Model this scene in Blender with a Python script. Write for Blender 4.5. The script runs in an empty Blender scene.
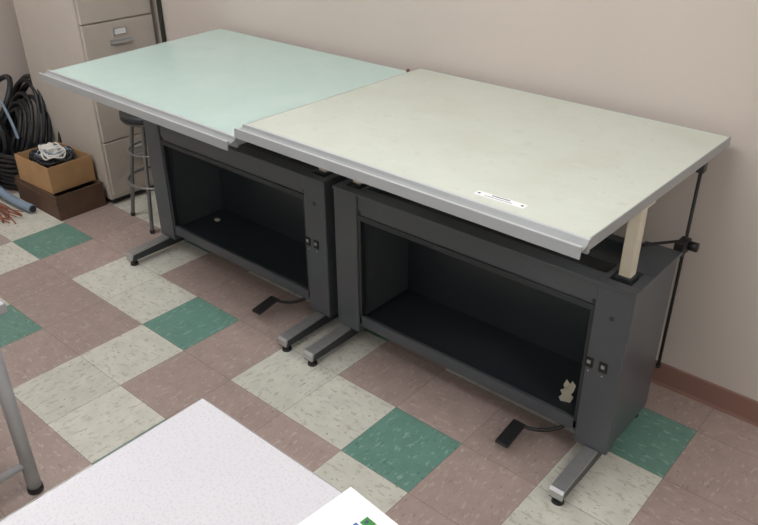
import bpy, bmesh, math, random
from mathutils import Vector, Matrix
random.seed(7)
S=bpy.context.scene
COL=S.collection
def lin(c):
    return tuple(((v/255)/12.92 if v/255<=0.04045 else ((v/255+0.055)/1.055)**2.4) for v in c)
def mat(name,rgb,rough=.5,metal=0.0,var=0.06,scale=8.0,bump=0.0,bscale=200,spec=.5,emit=None,stretch=None):
    m=bpy.data.materials.new(name); m.use_nodes=True
    nt=m.node_tree; b=nt.nodes['Principled BSDF']
    c=lin(rgb)
    tc=nt.nodes.new('ShaderNodeTexCoord')
    mp=nt.nodes.new('ShaderNodeMapping'); nt.links.new(tc.outputs['Object'],mp.inputs[0])
    if stretch: mp.inputs['Scale'].default_value=stretch
    n=nt.nodes.new('ShaderNodeTexNoise'); n.inputs['Scale'].default_value=scale; n.inputs['Detail'].default_value=4
    nt.links.new(mp.outputs[0],n.inputs['Vector'])
    r=nt.nodes.new('ShaderNodeValToRGB')
    r.color_ramp.elements[0].position=.3; r.color_ramp.elements[1].position=.7
    r.color_ramp.elements[0].color=tuple(max(0,x*(1-var)) for x in c)+(1,)
    r.color_ramp.elements[1].color=tuple(min(1,x*(1+var)) for x in c)+(1,)
    nt.links.new(n.outputs['Fac'],r.inputs[0]); nt.links.new(r.outputs[0],b.inputs['Base Color'])
    b.inputs['Roughness'].default_value=rough; b.inputs['Metallic'].default_value=metal
    b.inputs['Specular IOR Level'].default_value=spec
    if bump>0:
        n2=nt.nodes.new('ShaderNodeTexNoise'); n2.inputs['Scale'].default_value=bscale
        nt.links.new(tc.outputs['Object'],n2.inputs['Vector'])
        bp=nt.nodes.new('ShaderNodeBump'); bp.inputs['Strength'].default_value=bump; bp.inputs['Distance'].default_value=.002
        nt.links.new(n2.outputs['Fac'],bp.inputs['Height']); nt.links.new(bp.outputs[0],b.inputs['Normal'])
    if emit:
        b.inputs['Emission Color'].default_value=(.985,.987,1,1); b.inputs['Emission Strength'].default_value=emit
    return m

def speckle(name,base,layers,rough,uv=False,mottle=.07,coat=0):
    """layers: (colour, noise scale, threshold, softness, stretch)"""
    m=mat(name,base,rough,var=mottle,scale=14)
    nt=m.node_tree; b=nt.nodes['Principled BSDF']
    ramp=[n for n in nt.nodes if n.type=='VALTORGB'][0]
    tc=[n for n in nt.nodes if n.type=='TEX_COORD'][0]
    out=ramp.outputs[0]
    for i,(col,sc,th,soft,st) in enumerate(layers):
        mp=nt.nodes.new('ShaderNodeMapping'); mp.inputs['Scale'].default_value=st; mp.inputs['Location'].default_value=(3.1*i,1.7*i,0)
        nt.links.new(tc.outputs['UV' if uv else 'Object'],mp.inputs[0])
        n=nt.nodes.new('ShaderNodeTexNoise'); n.inputs['Scale'].default_value=sc; n.inputs['Detail'].default_value=3
        nt.links.new(mp.outputs[0],n.inputs['Vector'])
        r=nt.nodes.new('ShaderNodeValToRGB'); r.color_ramp.elements[0].position=th; r.color_ramp.elements[1].position=th+soft
        nt.links.new(n.outputs['Fac'],r.inputs[0])
        mx=nt.nodes.new('ShaderNodeMix'); mx.data_type='RGBA'
        nt.links.new(r.outputs[0],mx.inputs['Factor']); nt.links.new(out,mx.inputs['A']); mx.inputs['B'].default_value=lin(col)+(1,)
        out=mx.outputs['Result']
    if uv:
        at=nt.nodes.new('ShaderNodeAttribute'); at.attribute_name='tone'
        mx=nt.nodes.new('ShaderNodeMix'); mx.data_type='RGBA'; mx.blend_type='MULTIPLY'; mx.inputs['Factor'].default_value=1
        nt.links.new(out,mx.inputs['A']); nt.links.new(at.outputs['Color'],mx.inputs['B']); out=mx.outputs['Result']
    nt.links.new(out,b.inputs['Base Color'])
    b.inputs['Coat Weight'].default_value=coat; b.inputs['Coat Roughness'].default_value=.15
    return m

M={}
M['wall']=mat('wall_paint',(204,193,184),.5,var=.02,scale=2,bump=.15,bscale=120)
M['ceil']=mat('ceiling_tile',(226,226,224),.9,var=.03,scale=60)
M['base']=mat('baseboard_vinyl',(140,106,94),.45,var=.04)
M['seam']=mat('floor_seam',(105,92,84),.7)
ST=(1,2.2,1)
M['pink']=speckle('vinyl_tile_pink',(168,149,141),[((182,166,158),28,.58,.08,ST),((150,130,122),36,.62,.06,ST),((190,178,171),60,.67,.04,ST)],.32,True)
M['white']=speckle('vinyl_tile_white',(207,205,193),[((188,184,170),28,.56,.08,ST),((146,141,127),40,.66,.04,ST),((130,126,113),70,.69,.04,ST)],.32,True)
M['green']=speckle('vinyl_tile_green',(106,144,131),[((136,167,155),28,.58,.08,ST),((86,122,110),34,.62,.06,ST),((154,182,171),60,.68,.04,ST)],.32,True)
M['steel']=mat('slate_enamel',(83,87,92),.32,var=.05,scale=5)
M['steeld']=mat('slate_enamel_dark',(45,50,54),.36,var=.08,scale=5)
M['black']=mat('black_rubber',(26,26,27),.5)
M['chrome']=mat('brushed_aluminium',(184,184,184),.35,metal=.7,var=.05,scale=40)
M['alu']=mat('grey_trim',(170,173,174),.35,metal=.3,var=.03)
M['alul']=mat('tray_lip_trim',(202,205,205),.35,metal=.2,var=.02)
M['cream']=mat('cream_enamel',(222,214,194),.45)
U=(1,1,1)
M['mint']=speckle('mint_vinyl_board',(195,220,212),[((201,224,217),3,.5,.2,U),((188,211,202),9,.62,.25,(1,2,1))],.20,mottle=.015,coat=.3)
M['board']=speckle('ivory_vinyl_board',(208,213,201),[((203,207,193),4,.48,.2,U),((199,203,187),24,.60,.16,U),((188,191,174),75,.66,.09,U),((166,167,150),150,.71,.05,U),((216,220,211),7,.62,.2,(1,3,1))],.34,mottle=.012)
M['cab']=mat('putty_enamel',(192,183,173),.45,var=.03)
M['lam']=speckle('grey_laminate',(203,201,205),[((193,190,195),170,.5,.15,U)],.42,mottle=.01)
M['lamedge']=mat('laminate_edge',(160,158,160),.5)
M['card']=mat('cardboard',(178,140,98),.85,var=.08,scale=12)
M['brown']=mat('brown_board',(92,68,52),.8,var=.2,scale=9)
M['paper']=mat('white_paper',(240,240,240),.7,var=.01)
M['scrap']=mat('cream_paper',(214,208,188),.8,var=.08,scale=30)
M['label']=mat('label_print',(70,70,96),.7)
M['hose']=mat('black_hose',(30,31,34),.45)
M['pvc']=mat('blue_grey_pipe',(128,146,164),.4)
M['copper']=mat('copper_wire',(160,96,74),.45,metal=.3)
M['whitewire']=mat('white_cable',(225,222,215),.5)
M['red']=mat('brown_red_plastic',(110,52,42),.4)
M['yellow']=mat('yellow_ink',(230,200,50),.6)
M['blue']=mat('blue_ink',(60,100,165),.6)
M['pgreen']=mat('green_ink',(50,130,60),.6)
M['stool']=mat('grey_stool_metal',(128,128,127),.38,metal=.5)
M['leg']=mat('grey_leg_enamel',(168,168,170),.4)
M['rule']=mat('dark_rule',(48,52,44),.5)
M['lamp']=mat('fluorescent_panel',(250,252,255),.5,emit=12.2)

def root(name,loc=(0,0,0),rot=0):
    e=bpy.data.objects.new(name,None); COL.objects.link(e); e.location=loc; e.rotation_euler=(0,0,rot); e.empty_display_size=.1
    return e
def fin(name,bm,m,parent=None,smooth=False):
    me=bpy.data.meshes.new(name); bmesh.ops.recalc_face_normals(bm,faces=bm.faces); bm.to_mesh(me); bm.free()
    if isinstance(m,str): m=[m]
    for x in m: me.materials.append(M[x])
    if smooth:
        for p in me.polygons: p.use_smooth=True
    o=bpy.data.objects.new(name,me); COL.objects.link(o)
    if parent: o.parent=parent
    return o
def addbox(bm,x0,x1,y0,y1,z0,z1,bev=0):
    r=bmesh.ops.create_cube(bm,size=1)
    vs=r['verts']
    bmesh.ops.scale(bm,vec=(x1-x0,y1-y0,z1-z0),verts=vs)
    bmesh.ops.translate(bm,vec=((x0+x1)/2,(y0+y1)/2,(z0+z1)/2),verts=vs)
    if bev:
        es=list({e for v in vs for e in v.link_edges})
        bmesh.ops.bevel(bm,geom=es,offset=bev,segments=2,affect='EDGES',profile=.5)
def box(name,x0,x1,y0,y1,z0,z1,m,parent=None,bev=.002):
    bm=bmesh.new(); addbox(bm,x0,x1,y0,y1,z0,z1,bev); return fin(name,bm,m,parent)
def addcyl(bm,p,q,r,r2=None,seg=20):
    p=Vector(p);q=Vector(q);d=q-p
    mt=Matrix.Translation((p+q)/2)@d.to_track_quat('Z','Y').to_matrix().to_4x4()
    bmesh.ops.create_cone(bm,cap_ends=True,segments=seg,radius1=r,radius2=r if r2 is None else r2,depth=d.length,matrix=mt)
def cyl(name,p,q,r,m,parent=None,r2=None,seg=20):
    bm=bmesh.new(); addcyl(bm,p,q,r,r2,seg); o=fin(name,bm,m,parent)
    for f in o.data.polygons: f.use_smooth=len(f.vertices)==4
    return o
def tube(name,pts_list,r,m,parent=None,cyclic=False):
    cu=bpy.data.curves.new(name,'CURVE'); cu.dimensions='3D'; cu.bevel_depth=r; cu.bevel_resolution=3; cu.resolution_u=8; cu.use_fill_caps=True
    for pts in pts_list:
        sp=cu.splines.new('NURBS'); sp.points.add(len(pts)-1)
        for i,p in enumerate(pts): sp.points[i].co=(*p,1)
        sp.order_u=min(4,len(pts)); sp.use_endpoint_u=not cyclic; sp.use_cyclic_u=cyclic
    o=bpy.data.objects.new(name,cu); COL.objects.link(o); cu.materials.append(M[m])
    if parent:o.parent=parent
    return o
def prism(name,prof,x0,x1,m,parent=None):
    """extrude closed profile in (y,z) along x"""
    bm=bmesh.new()
    a=[bm.verts.new((x0,y,z)) for y,z in prof]; b=[bm.verts.new((x1,y,z)) for y,z in prof]
    bm.faces.new(a); bm.faces.new(b[::-1]); n=len(prof)
    for i in range(n): bm.faces.new((a[i],b[i],b[(i+1)%n],a[(i+1)%n]))
    return fin(name,bm,m,parent)

# ---------------- room
YW=2.50; XL=-4.95; XR=3.0; YF=-3.0; ZC=2.75
T=.3048; X0=-3.852; Y0=1.41
def kind(c,r):
    c%=4; r%=4
    return {0:['green','pink','white','white'],1:['pink','pink','white','pink'],2:['white','white','green','pink'],3:['white','pink','pink','pink']}[r][c]
bm=bmesh.new(); uvl=bm.loops.layers.uv.new('UVMap'); cl=bm.loops.layers.float_color.new('tone')
idx={'pink':0,'white':1,'green':2}
g=.0007
for c in range(-4,23):
    for r in range(-15,4):
        xa=max(X0+c*T,XL);xb=min(X0+(c+1)*T,XR);ya=max(Y0+r*T,YF);yb=min(Y0+(r+1)*T,YW)
        if xb-xa<.003 or yb-ya<.003: continue
        k=kind(c,r)
        f=bm.faces.new([bm.verts.new(p) for p in ((xa+g,ya+g,0),(xb-g,ya+g,0),(xb-g,yb-g,0),(xa+g,yb-g,0))])
        f.material_index=idx[k]; rot=random.choice((0,1)); ox,oy=random.uniform(0,20),random.uniform(0,20); t=random.uniform(.94,1.05)
        for l in f.loops:
            x,y=l.vert.co.x-X0-c*T,l.vert.co.y-Y0-r*T
            if rot:x,y=y,x
            l[uvl].uv=(x+ox,y+oy); l[cl]=(t,t,t,1)
f=bm.faces.new([bm.verts.new(p) for p in ((XL,YF,-.0008),(XR,YF,-.0008),(XR,YW,-.0008),(XL,YW,-.0008))]); f.material_index=3
for l in f.loops:l[cl]=(1,1,1,1)
floor=fin('floor',bm,['pink','white','green','seam'])
for p in floor.data.polygons:
    if p.normal.z<0: p.flip()
box('wall_back',XL-.1,XR+.1,YW,YW+.1,0,ZC,'wall',bev=0)
box('wall_left',XL-.1,XL,YF,YW,0,ZC,'wall',bev=0)
box('wall_right',XR,XR+.1,YF,YW,0,ZC,'wall',bev=0)
box('wall_front',XL-.1,XR+.1,YF-.1,YF,0,ZC,'wall',bev=0)
box('ceiling',XL-.1,XR+.1,YF-.1,YW+.1,ZC,ZC+.1,'ceil',bev=0)
bp=[(YW,0),(YW-.011,0),(YW-.006,.012),(YW-.005,.095),(YW-.002,.1),(YW,.1)]
prism('baseboard_back',bp,XL,XR,'base')
box('baseboard_left',XL,XL+.005,YF,YW-.012,0,.1,'base',bev=0)
for (lx,ly) in ((-3.6,.9),(-1.2,.9),(1.2,.9),(-2.4,-1.5),(.6,-1.5)):
    e=root('ceiling_light',(lx,ly,ZC))
    box('diffuser',-.6,.6,-.3,.3,-.03,-.012,'lamp',e,bev=0)
    bm=bmesh.new()
    for a in ((-.63,.63,-.33,-.3),(-.63,.63,.3,.33),(-.63,-.6,-.3,.3),(.6,.63,-.3,.3)): addbox(bm,*a,-.035,0)
    fin('frame',bm,'ceil',e)

# ---------------- drafting table
def drafting_table(x0,ztop,boardmat,label,bx0,bx1,tilt,trayext,yaw,yoff):
    e=root('drafting_table',(x0,1.91,0)); W=1.235; D=.34; H=.70; cw=.12
    for nm,a,s in (('left',0,1),('right',W,-1)):
        def X(u,v): 
            p,q=a+s*u,a+s*v
            return min(p,q),max(p,q)
        box('column_'+nm,*X(0,cw),0,.055,.075,H,'steel',e,.004)
        box('side_panel_'+nm,*X(.008,cw-.01),.055,D,.075,H-.004,'steel',e,.003)
        box('column_flange_'+nm,*X(cw,cw+.014),.006,.03,.12,H-.06,'steeld',e,.002)
        px=a+s*.068
        bm=bmesh.new()
        x1,x2=X(-.002,cw+.002)
        for q in ((x1,x2,-.004,.035),(x1,x2,.13,D+.002),(x1,px-.036,.035,.13),(px+.036,x2,.035,.13)): addbox(bm,*q,H,H+.012,.0015)
        fin('column_cap_'+nm,bm,'steel',e)
        fx=a+s*.052
        prism('foot_'+nm,[(-.235,.03),(-.235,.058),(-.225,.066),(.0,.078),(.36,.078),(.375,.06),(.375,.03)],fx-.023,fx+.023,'steeld',e)
        prism('foot_cover_'+nm,[(-.236,.034),(-.236,.060),(-.226,.069),(-.004,.081),(-.004,.073),(-.222,.062),(-.232,.034)],fx-.0245,fx+.0245,'chrome',e)
        for k,yy in enumerate((-.21,.35)):
            cyl('glide_%s_%d'%(nm,k),(fx,yy,0),(fx,yy,.014),.021,'black',e,r2=.018)
            cyl('stem_%s_%d'%(nm,k),(fx,yy,.014),(fx,yy,.034),.008,'chrome',e)
        box('post_sleeve_'+nm,px-.028,px+.028,.050,.110,H-.02,H+.02,'steeld',e,.003)
        box('post_'+nm,px-.020,px+.020,.060,.102,H-.01,ztop-.046,'cream',e,.004)
        box('post_plate_'+nm,px-.006+s*-.022,px+.006+s*-.022,.03,.13,ztop-.10,ztop-.046,'cream',e,.002)
        box('post_head_'+nm,px-.022,px+.022,.01,.15,ztop-.062,ztop-.046,'cream',e,.004)
    box('front_beam',cw,W-cw,.008,.04,.615,H,'steel',e,.003)
    box('beam_ledge',cw,W-cw,-.002,.06,H,H+.012,'steel',e,.003)
    box('beam_lip',cw,W-cw,.002,.02,.600,.622,'steeld',e,.002)
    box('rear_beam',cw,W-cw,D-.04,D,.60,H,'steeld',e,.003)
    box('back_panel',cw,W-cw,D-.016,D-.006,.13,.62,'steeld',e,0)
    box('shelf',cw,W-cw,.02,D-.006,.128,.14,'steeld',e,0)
    box('shelf_rail',cw,W-cw,.006,.024,.108,.158,'steel',e,.003)
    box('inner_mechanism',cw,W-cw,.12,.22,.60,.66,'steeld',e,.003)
    cyl('torsion_tube',(.07,.08,ztop-.12),(W-.07,.08,ztop-.12),.014,'steeld',e)
    for x in (W-.108,W-.06):
        box('switch_frame',x-.014,x+.014,-.004,.001,.395,.433,'black',e,.002)
        box('switch_rocker',x-.006,x+.006,-.007,-.003,.412,.424,'alu',e,.001)
        bm=bmesh.new(); addcyl(bm,(x,-.001,.38),(x,.003,.38),.003); fin('screw',bm,'chrome',e)
    cyl('lock_button',(W-.06,-.002,.6),(W-.06,.004,.6),.008,'steeld',e)
    prism('pedal_pad',[(-.155,.045),(-.15,.054),(-.04,.072),(-.03,.068),(-.14,.046)],W-.335,W-.285,'black',e)
    tube('pedal_arm',[[(W-.31,-.05,.066),(W-.27,-.035,.062),(W-.22,-.02,.07),(W-.18,.0,.09),(W-.15,.05,.11)]],.007,'black',e)
    B=bpy.data.objects.new('board_assembly',None); COL.objects.link(B); B.parent=e
    B.location=(.615,.08+yoff,ztop); B.rotation_euler=(tilt,0,yaw)
    bx0-=.615; bx1-=.615
    by0,by1=-.465,.465
    box('board',bx0+.003,bx1-.003,by0,by1-.003,-.028,0,boardmat,B,.0015)
    bm=bmesh.new()
    addbox(bm,bx0,bx0+.004,by0,by1,-.032,.0006,.0008)
    addbox(bm,bx1-.004,bx1,by0,by1,-.032,.0006,.0008)
    addbox(bm,bx0,bx1,by1-.004,by1,-.032,.0006,.0008)
    fin('edge_trim',bm,'alu',B)
    y=by0
    prism('pencil_tray',[(y,.001),(y-.010,.001),(y-.014,-.008),(y-.036,-.013),(y-.040,-.004),(y-.047,-.004),(y-.050,-.034),(y-.045,-.034),(y-.043,-.017),(y-.012,-.015),(y-.010,-.036),(y,-.036)],bx0-trayext,bx1+.003,'alu',B)
    box('tray_lip',bx0-trayext,bx1+.003,y-.0475,y-.0395,-.0045,-.002,'alul',B,.0005)
    box('tray_land',bx0,bx1+.003,y-.0095,y+.001,.0005,.0018,'alul',B,.0004)
    for px in (.068,W-.068):
        box('board_bracket',px-.645,px-.585,-.2,.3,-.046,-.028,'cream',B,.002)
    box('under_rail_front',bx0+.06,bx1-.06,-.18,-.14,-.05,-.029,'steeld',B,.002)
    box('under_rail_rear',bx0+.06,bx1-.06,.28,.32,-.05,-.029,'steeld',B,.002)
    rx=W-.012 ; ry=.395
    cyl('tilt_rod',(rx,ry,.22),(rx,ry,ztop-.07),.0055,'black',e)
    box('rod_hinge',rx-.012,rx+.012,ry-.015,ry+.015,ztop-.08,ztop-.026,'steeld',e,.002)
    box('rod_clamp',rx-.018,rx+.014,D,ry+.018,.69,.735,'black',e,.004)
    cyl('clamp_knob',(rx+.012,ry,.715),(rx+.042,ry,.715),.016,'black',e)
    cyl('clamp_arm',(rx-.10,.25,.735),(rx-.005,ry-.01,.73),.005,'black',e)
    box('clamp_post',rx-.115,rx-.09,.235,.265,H+.012,.745,'black',e,.003)
    cyl('rod_stop',(rx,ry,.213),(rx,ry,.226),.009,'black',e)
    if label:
        L=bpy.data.objects.new('auction_label',None); COL.objects.link(L); L.parent=B
        L.location=(.342,-.415,.0004); L.rotation_euler=(0,0,math.radians(2))
        box('label_paper',-.076,.076,-.013,.013,0,.0006,'paper',L,0)
        bm=bmesh.new()
        for sx in(-1,1): addcyl(bm,(sx*.066,0,.0006),(sx*.066,0,.0009),.004,seg=16)
        x=-.028
        for i in range(8):
            w=random.uniform(.003,.006); addbox(bm,x,x+w,.003,.0085,.0006,.0009); x+=w+.002
        x=-.045
        for i in range(16):
            w=random.uniform(.003,.0045); addbox(bm,x,x+w,-.0065,-.004,.0006,.0009); x+=w+.0015
        fin('label_print',bm,'label',L)
        P=[(-.020,0),(.014,0),(.022,.018),(.012,.030),(.020,.046),(.024,.066),(.010,.078),(.004,.068),(-.010,.080),(-.018,.062),(-.012,.050),(-.026,.040),(-.018,.022),(-.028,.010)]
        bm=bmesh.new()
        fr=[bm.verts.new((x,z*.25+.004*math.sin(z*90),z)) for x,z in P]; bk=[bm.verts.new((x,z*.25+.0015+.004*math.sin(z*90),z)) for x,z in P]
        bm.faces.new(fr); bm.faces.new(bk[::-1])
        for i in range(len(P)): bm.faces.new((fr[i],fr[(i+1)%len(P)],bk[(i+1)%len(P)],bk[i]))
        o=fin('paper_scrap',bm,'scrap',e); o.location=(W-.205,.09,.1402); o.rotation_euler=(0,0,math.radians(20))
    else:
        cyl('corner_knob',(bx1-.012,by1-.012,0),(bx1-.012,by1-.012,.012),.007,'red',B)
        cyl('pedal_knob',(W-.235,.02,.10),(W-.235,.02,.118),.008,'red',e)
        bm=bmesh.new(); addbox(bm,.20,.225,.20,.22,.1402,.150,.002); fin('shelf_scrap',bm,'scrap',e)
    return e
drafting_table(-3.185,1.017,'mint',False,-.052,1.230,math.radians(1.8),.020,math.radians(-.8),.004)
drafting_table(-1.900,1.050,'board',True,-.025,1.243,0,.002,math.radians(-.7),.004)

# ---------------- filing cabinet
e=root('filing_cabinet',(-3.84,2.02,0))
D=.70;W=.457;H=1.37
box('body',-D,-.012,0,W,.03,H,'cab',e,.004)
box('plinth',-D+.02,-.03,.02,W-.02,0,.03,'steeld',e,0)
for i in range(4):
    z0=.06+i*.325; z1=z0+.318
    box('drawer_%d'%i,-.012,.006,.012,W-.012,z0,z1,'cab',e,.004)
    bm=bmesh.new()
    zc=z1-.075
    for a in ((.19,.27,zc+.035,zc+.039),(.19,.27,zc,zc+.004),(.19,.194,zc,zc+.039),(.266,.27,zc,zc+.039)):
        addbox(bm,.006,.011,a[0],a[1],a[2],a[3])
    fin('label_holder_%d'%i,bm,'chrome',e)
    box('label_card_%d'%i,.006,.008,.195,.265,zc+.005,zc+.034,'paper',e,0)
    bm=bmesh.new(); addbox(bm,.006,.03,.165,.295,zc-.045,zc-.03,.005); addbox(bm,.006,.012,.16,.30,zc-.05,zc-.02,.002); fin('handle_%d'%i,bm,'chrome',e)
cyl('lock',(.006,.41,1.30),(.014,.41,1.30),.01,'chrome',e)

e=root('straightedge',(0,0,0))
bm=bmesh.new(); addbox(bm,-3.79,-3.775,2.475,2.497,0,1.5,.001); fin('blade',bm,'rule',e)

# ---------------- stool
e=root('drafting_stool',(-3.47,2.13,0),math.radians(-12))
cyl('seat_cushion',(0,0,.60),(0,0,.635),.155,'steeld',e,seg=40)
cyl('seat_pan',(0,0,.585),(0,0,.60),.145,'stool',e,seg=40)
for k in range(4):
    a=math.radians(-45+90*k); c,s=math.cos(a),math.sin(a)
    tube('leg_%d'%k,[[(c*.10,s*.10,.59),(c*.12,s*.12,.55),(c*.155,s*.155,.3),(c*.20,s*.20,.01)]],.011,'stool',e)
    cyl('foot_%d'%k,(c*.20,s*.20,0),(c*.20,s*.20,.02),.013,'black',e)
tube('foot_ring',[[(math.cos(t*math.pi/8)*.175,math.sin(t*math.pi/8)*.175,.25) for t in range(16)]],.008,'stool',e,cyclic=True)
tube('upper_ring',[[(math.cos(t*math.pi/8)*.145,math.sin(t*math.pi/8)*.145,.42) for t in range(16)]],.006,'stool',e,cyclic=True)

# ---------------- clutter by the cabinet
def openbox(name,x0,x1,y0,y1,z0,z1,m,t=.005,rot=0):
    cx,cy=(x0+x1)/2,(y0+y1)/2; e=root(name,(cx,cy,z0),rot); a,b,h=(x1-x0)/2,(y1-y0)/2,z1-z0
    bm=bmesh.new()
    addbox(bm,-a,a,-b,b,0,t)
    addbox(bm,-a,a,-b,-b+t,t,h);addbox(bm,-a,a,b-t,b,t,h);addbox(bm,-a,-a+t,-b+t,b-t,t,h);addbox(bm,a-t,a,-b+t,b-t,t,h)
    fin('shell',bm,m,e)
    return e,a,b,h
e,a,b,h=openbox('wooden_crate',-4.36,-3.88,1.71,2.0,0,.145,'brown',t=.012)
box('crate_slat_front',-a-.004,a+.004,-b-.006,-b,.09,.12,'brown',e,.001)
box('crate_contents',-a+.02,a-.02,-b+.02,b-.02,.012,.12,'hose',e,.01)
e,a,b,h=openbox('cardboard_box',-4.30,-3.94,1.72,1.99,.1455,.30,'card',rot=math.radians(2))
def tangle(name,n,m,r,par,sx,sy,z0,z1):
    L=[]
    for i in range(n):
        cx,cy=random.uniform(-sx*.4,sx*.4),random.uniform(-sy*.4,sy*.4); pts=[]
        ph=random.uniform(0,6); ra=random.uniform(.3,.7)
        for k in range(14):
            t=ph+k*.75; pts.append((max(-sx,min(sx,cx+math.cos(t)*sx*ra*random.uniform(.8,1.2))),max(-sy,min(sy,cy+math.sin(t)*sy*ra*random.uniform(.8,1.2))),random.uniform(z0,z1)))
        L.append(pts)
    return tube(name,L,r,m,par)
tangle('black_cables',20,'hose',.008,e,a-.015,b-.015,.06,.18)
tangle('white_cables',5,'whitewire',.005,e,a-.04,b-.03,.14,.21)
tangle('grey_cables',6,'pvc',.005,e,a-.02,b-.02,.13,.19)
box('white_adapter',-.08,.01,-.03,.03,.16,.195,'whitewire',e,.006)

e=root('hose_coil',(-4.62,1.93,.32))
L=[]
for i in range(11):
    pts=[]; ra=.14+.02*i+random.uniform(-.015,.015); ox=random.uniform(-.04,.05); oz=random.uniform(-.05,.03)
    for k in range(12):
        t=k/12*2*math.pi; pts.append((max(-.3,math.cos(t)*ra*.75+ox),math.sin(t)*.09+.02*(i-5)*random.uniform(.5,1),max(-.29,math.sin(t)*ra*1.0+oz)))
    L.append(pts)
tube('coils',L,.013,'hose',e,cyclic=True)
tube('loose_end',[[(-.15,-.3,-.28),(-.05,-.22,-.1),(.05,-.1,.15),(.0,.02,.3),(-.14,.05,.33),(-.24,-.08,.2)],[(-.2,-.25,.3),(-.05,-.2,.28),(.06,-.12,.1),(.04,-.1,-.1),(.12,-.15,-.28)],[(-.25,-.15,.1),(-.1,-.2,.2),(.1,-.15,.12),(.12,-.16,-.1),(.0,-.2,-.2),(-.2,-.25,-.25)]],.016,'hose',e)
tube('grey_loops',[[(-.28,-.2,-.1),(-.15,-.24,.05),(0,-.24,.0),(.08,-.22,-.15),(.0,-.24,-.25),(-.2,-.28,-.2)],[(-.2,-.1,.42),(-.05,-.12,.36),(.1,-.1,.2),(.15,-.1,.0)]],.009,'pvc',e)
tube('orange_cord',[[(-.28,-.28,-.2),(-.1,-.3,-.16),(.05,-.27,-.2),(.14,-.25,-.27),(.02,-.3,-.3),(-.2,-.33,-.3)]],.006,'copper',e)
tube('floor_coil',[[(math.cos(t*math.pi/6)*(.20+.012*i),math.sin(t*math.pi/6)*.12-.10,-.30+.030*i+.01*math.sin(t*2+i)) for t in range(12)] for i in range(8)],.014,'hose',e,cyclic=True)
e=root('corrugated_hose',(0,0,0))
tube('hose_body',[[(-4.85,1.55,.20),(-4.7,1.62,.12),(-4.5,1.65,.05),(-4.3,1.63,.03),(-4.10,1.66,.028)]],.026,'pvc',e)
tube('hose_lining',[[(-4.105,1.6592,.028),(-4.092,1.661,.028)]],.020,'hose',e)
e=root('copper_wire_bundle',(-4.3,1.50,0))
L=[]
for i in range(14):
    y=random.uniform(-.08,.08); z=random.uniform(.006,.03)
    L.append([(-.35,y+random.uniform(-.04,.04),z),(-.2,y,z+.01),(-.05,y+random.uniform(-.05,.05),z),(.1,y+.02,z),(.2+random.uniform(-.06,.08),y+random.uniform(-.05,.08),z)])
tube('wires',L,.0035,'copper',e)

# ---------------- laminate tables
def laminate_table(x0,x1,y0,y1,z,r=.019):
    e=root('laminate_table',((x0+x1)/2,(y0+y1)/2,0)); a,b=(x1-x0)/2,(y1-y0)/2
    box('top',-a+.003,a-.003,-b+.003,b-.003,z-.028,z,'lam',e,.003)
    bm=bmesh.new()
    addbox(bm,-a,a,-b,-b+.003,z-.030,z-.002,.001);addbox(bm,-a,a,b-.003,b,z-.030,z-.002,.001)
    addbox(bm,-a,-a+.003,-b+.003,b-.003,z-.030,z-.002,.001);addbox(bm,a-.003,a,-b+.003,b-.003,z-.030,z-.002,.001)
    fin('edge_band',bm,'lamedge',e)
    for i,sx in enumerate((-1,1)):
        for j,sy in enumerate((-1,1)):
            x,y=sx*(a-.07),sy*(b-.05)
            cyl('leg_%d%d'%(i,j),(x,y,.018),(x,y,z-.03),r,'leg',e)
            cyl('leg_cap_%d%d'%(i,j),(x,y,0),(x,y,.02),r+.003,'black',e)
        cyl('stretcher_%d'%i,(sx*(a-.07),-b+.05,.12),(sx*(a-.07),b-.05,.12),.012,'leg',e)
    for sy in(-1,1):
        box('apron_%d'%sy,-a+.07,a-.07,sy*(b-.05)-.01,sy*(b-.05)+.01,z-.08,z-.03,'leg',e,.002)
laminate_table(-1.218,.46,.0,.768,.747)
laminate_table(-3.6,-1.985,-.1,.665,.74,.022)

e=root('brochure',(-.764,.786,.7475),math.radians(-5))
bm=bmesh.new(); addbox(bm,0,.21,-.28,0,0,.0015); fin('sheet_1',bm,'paper',e)
bm=bmesh.new(); addbox(bm,0.0,.21,-.28,0,.002,.0035); o=fin('sheet_2',bm,'paper',e); o.location=(.022,-.012,0); o.rotation_euler=(0,0,math.radians(-4))
def ink(n,x0,x1,y0,y1,m,z=.0036):
    bm=bmesh.new(); addbox(bm,x0,x1,y0,y1,z,z+.0004); fin(n,bm,m,e)
ink('print_green',.080,.105,-.05,-.030,'pgreen'); ink('print_yellow',.106,.116,-.05,-.030,'yellow'); ink('print_blue',.075,.095,-.078,-.055,'blue')
ink('print_green_2',.097,.125,-.078,-.055,'pgreen'); ink('print_dark',.086,.092,-.044,-.036,'label',.0041); ink('print_yellow_3',.075,.12,-.10,-.084,'yellow')

# ---------------- world + camera
w=bpy.data.worlds.new('World'); S.world=w; w.use_nodes=True
w.node_tree.nodes['Background'].inputs[0].default_value=(1,1,1,1); w.node_tree.nodes['Background'].inputs[1].default_value=.3
cam=bpy.data.cameras.new('Camera'); co=bpy.data.objects.new('Camera',cam); COL.objects.link(co); S.camera=co
Xc=Vector((.7555,.318,-.573)).normalized(); Yc=Vector((.655,-.3734,.657)); Yc=(Yc-Xc*Yc.dot(Xc)).normalized(); Zc=Xc.cross(Yc)
right=Vector((Xc[0],Yc[0],Zc[0])); up=-Vector((Xc[1],Yc[1],Zc[1])); back=-Vector((Xc[2],Yc[2],Zc[2]))
Mx=Matrix((right,up,back)).transposed().to_4x4(); Mx.translation=Vector((0,0,1.88))
co.matrix_world=Mx
cam.sensor_width=36; cam.lens=753/758*36; cam.clip_start=.02
try:
    S.view_settings.view_transform='Standard'
except Exception as ex: print(ex)
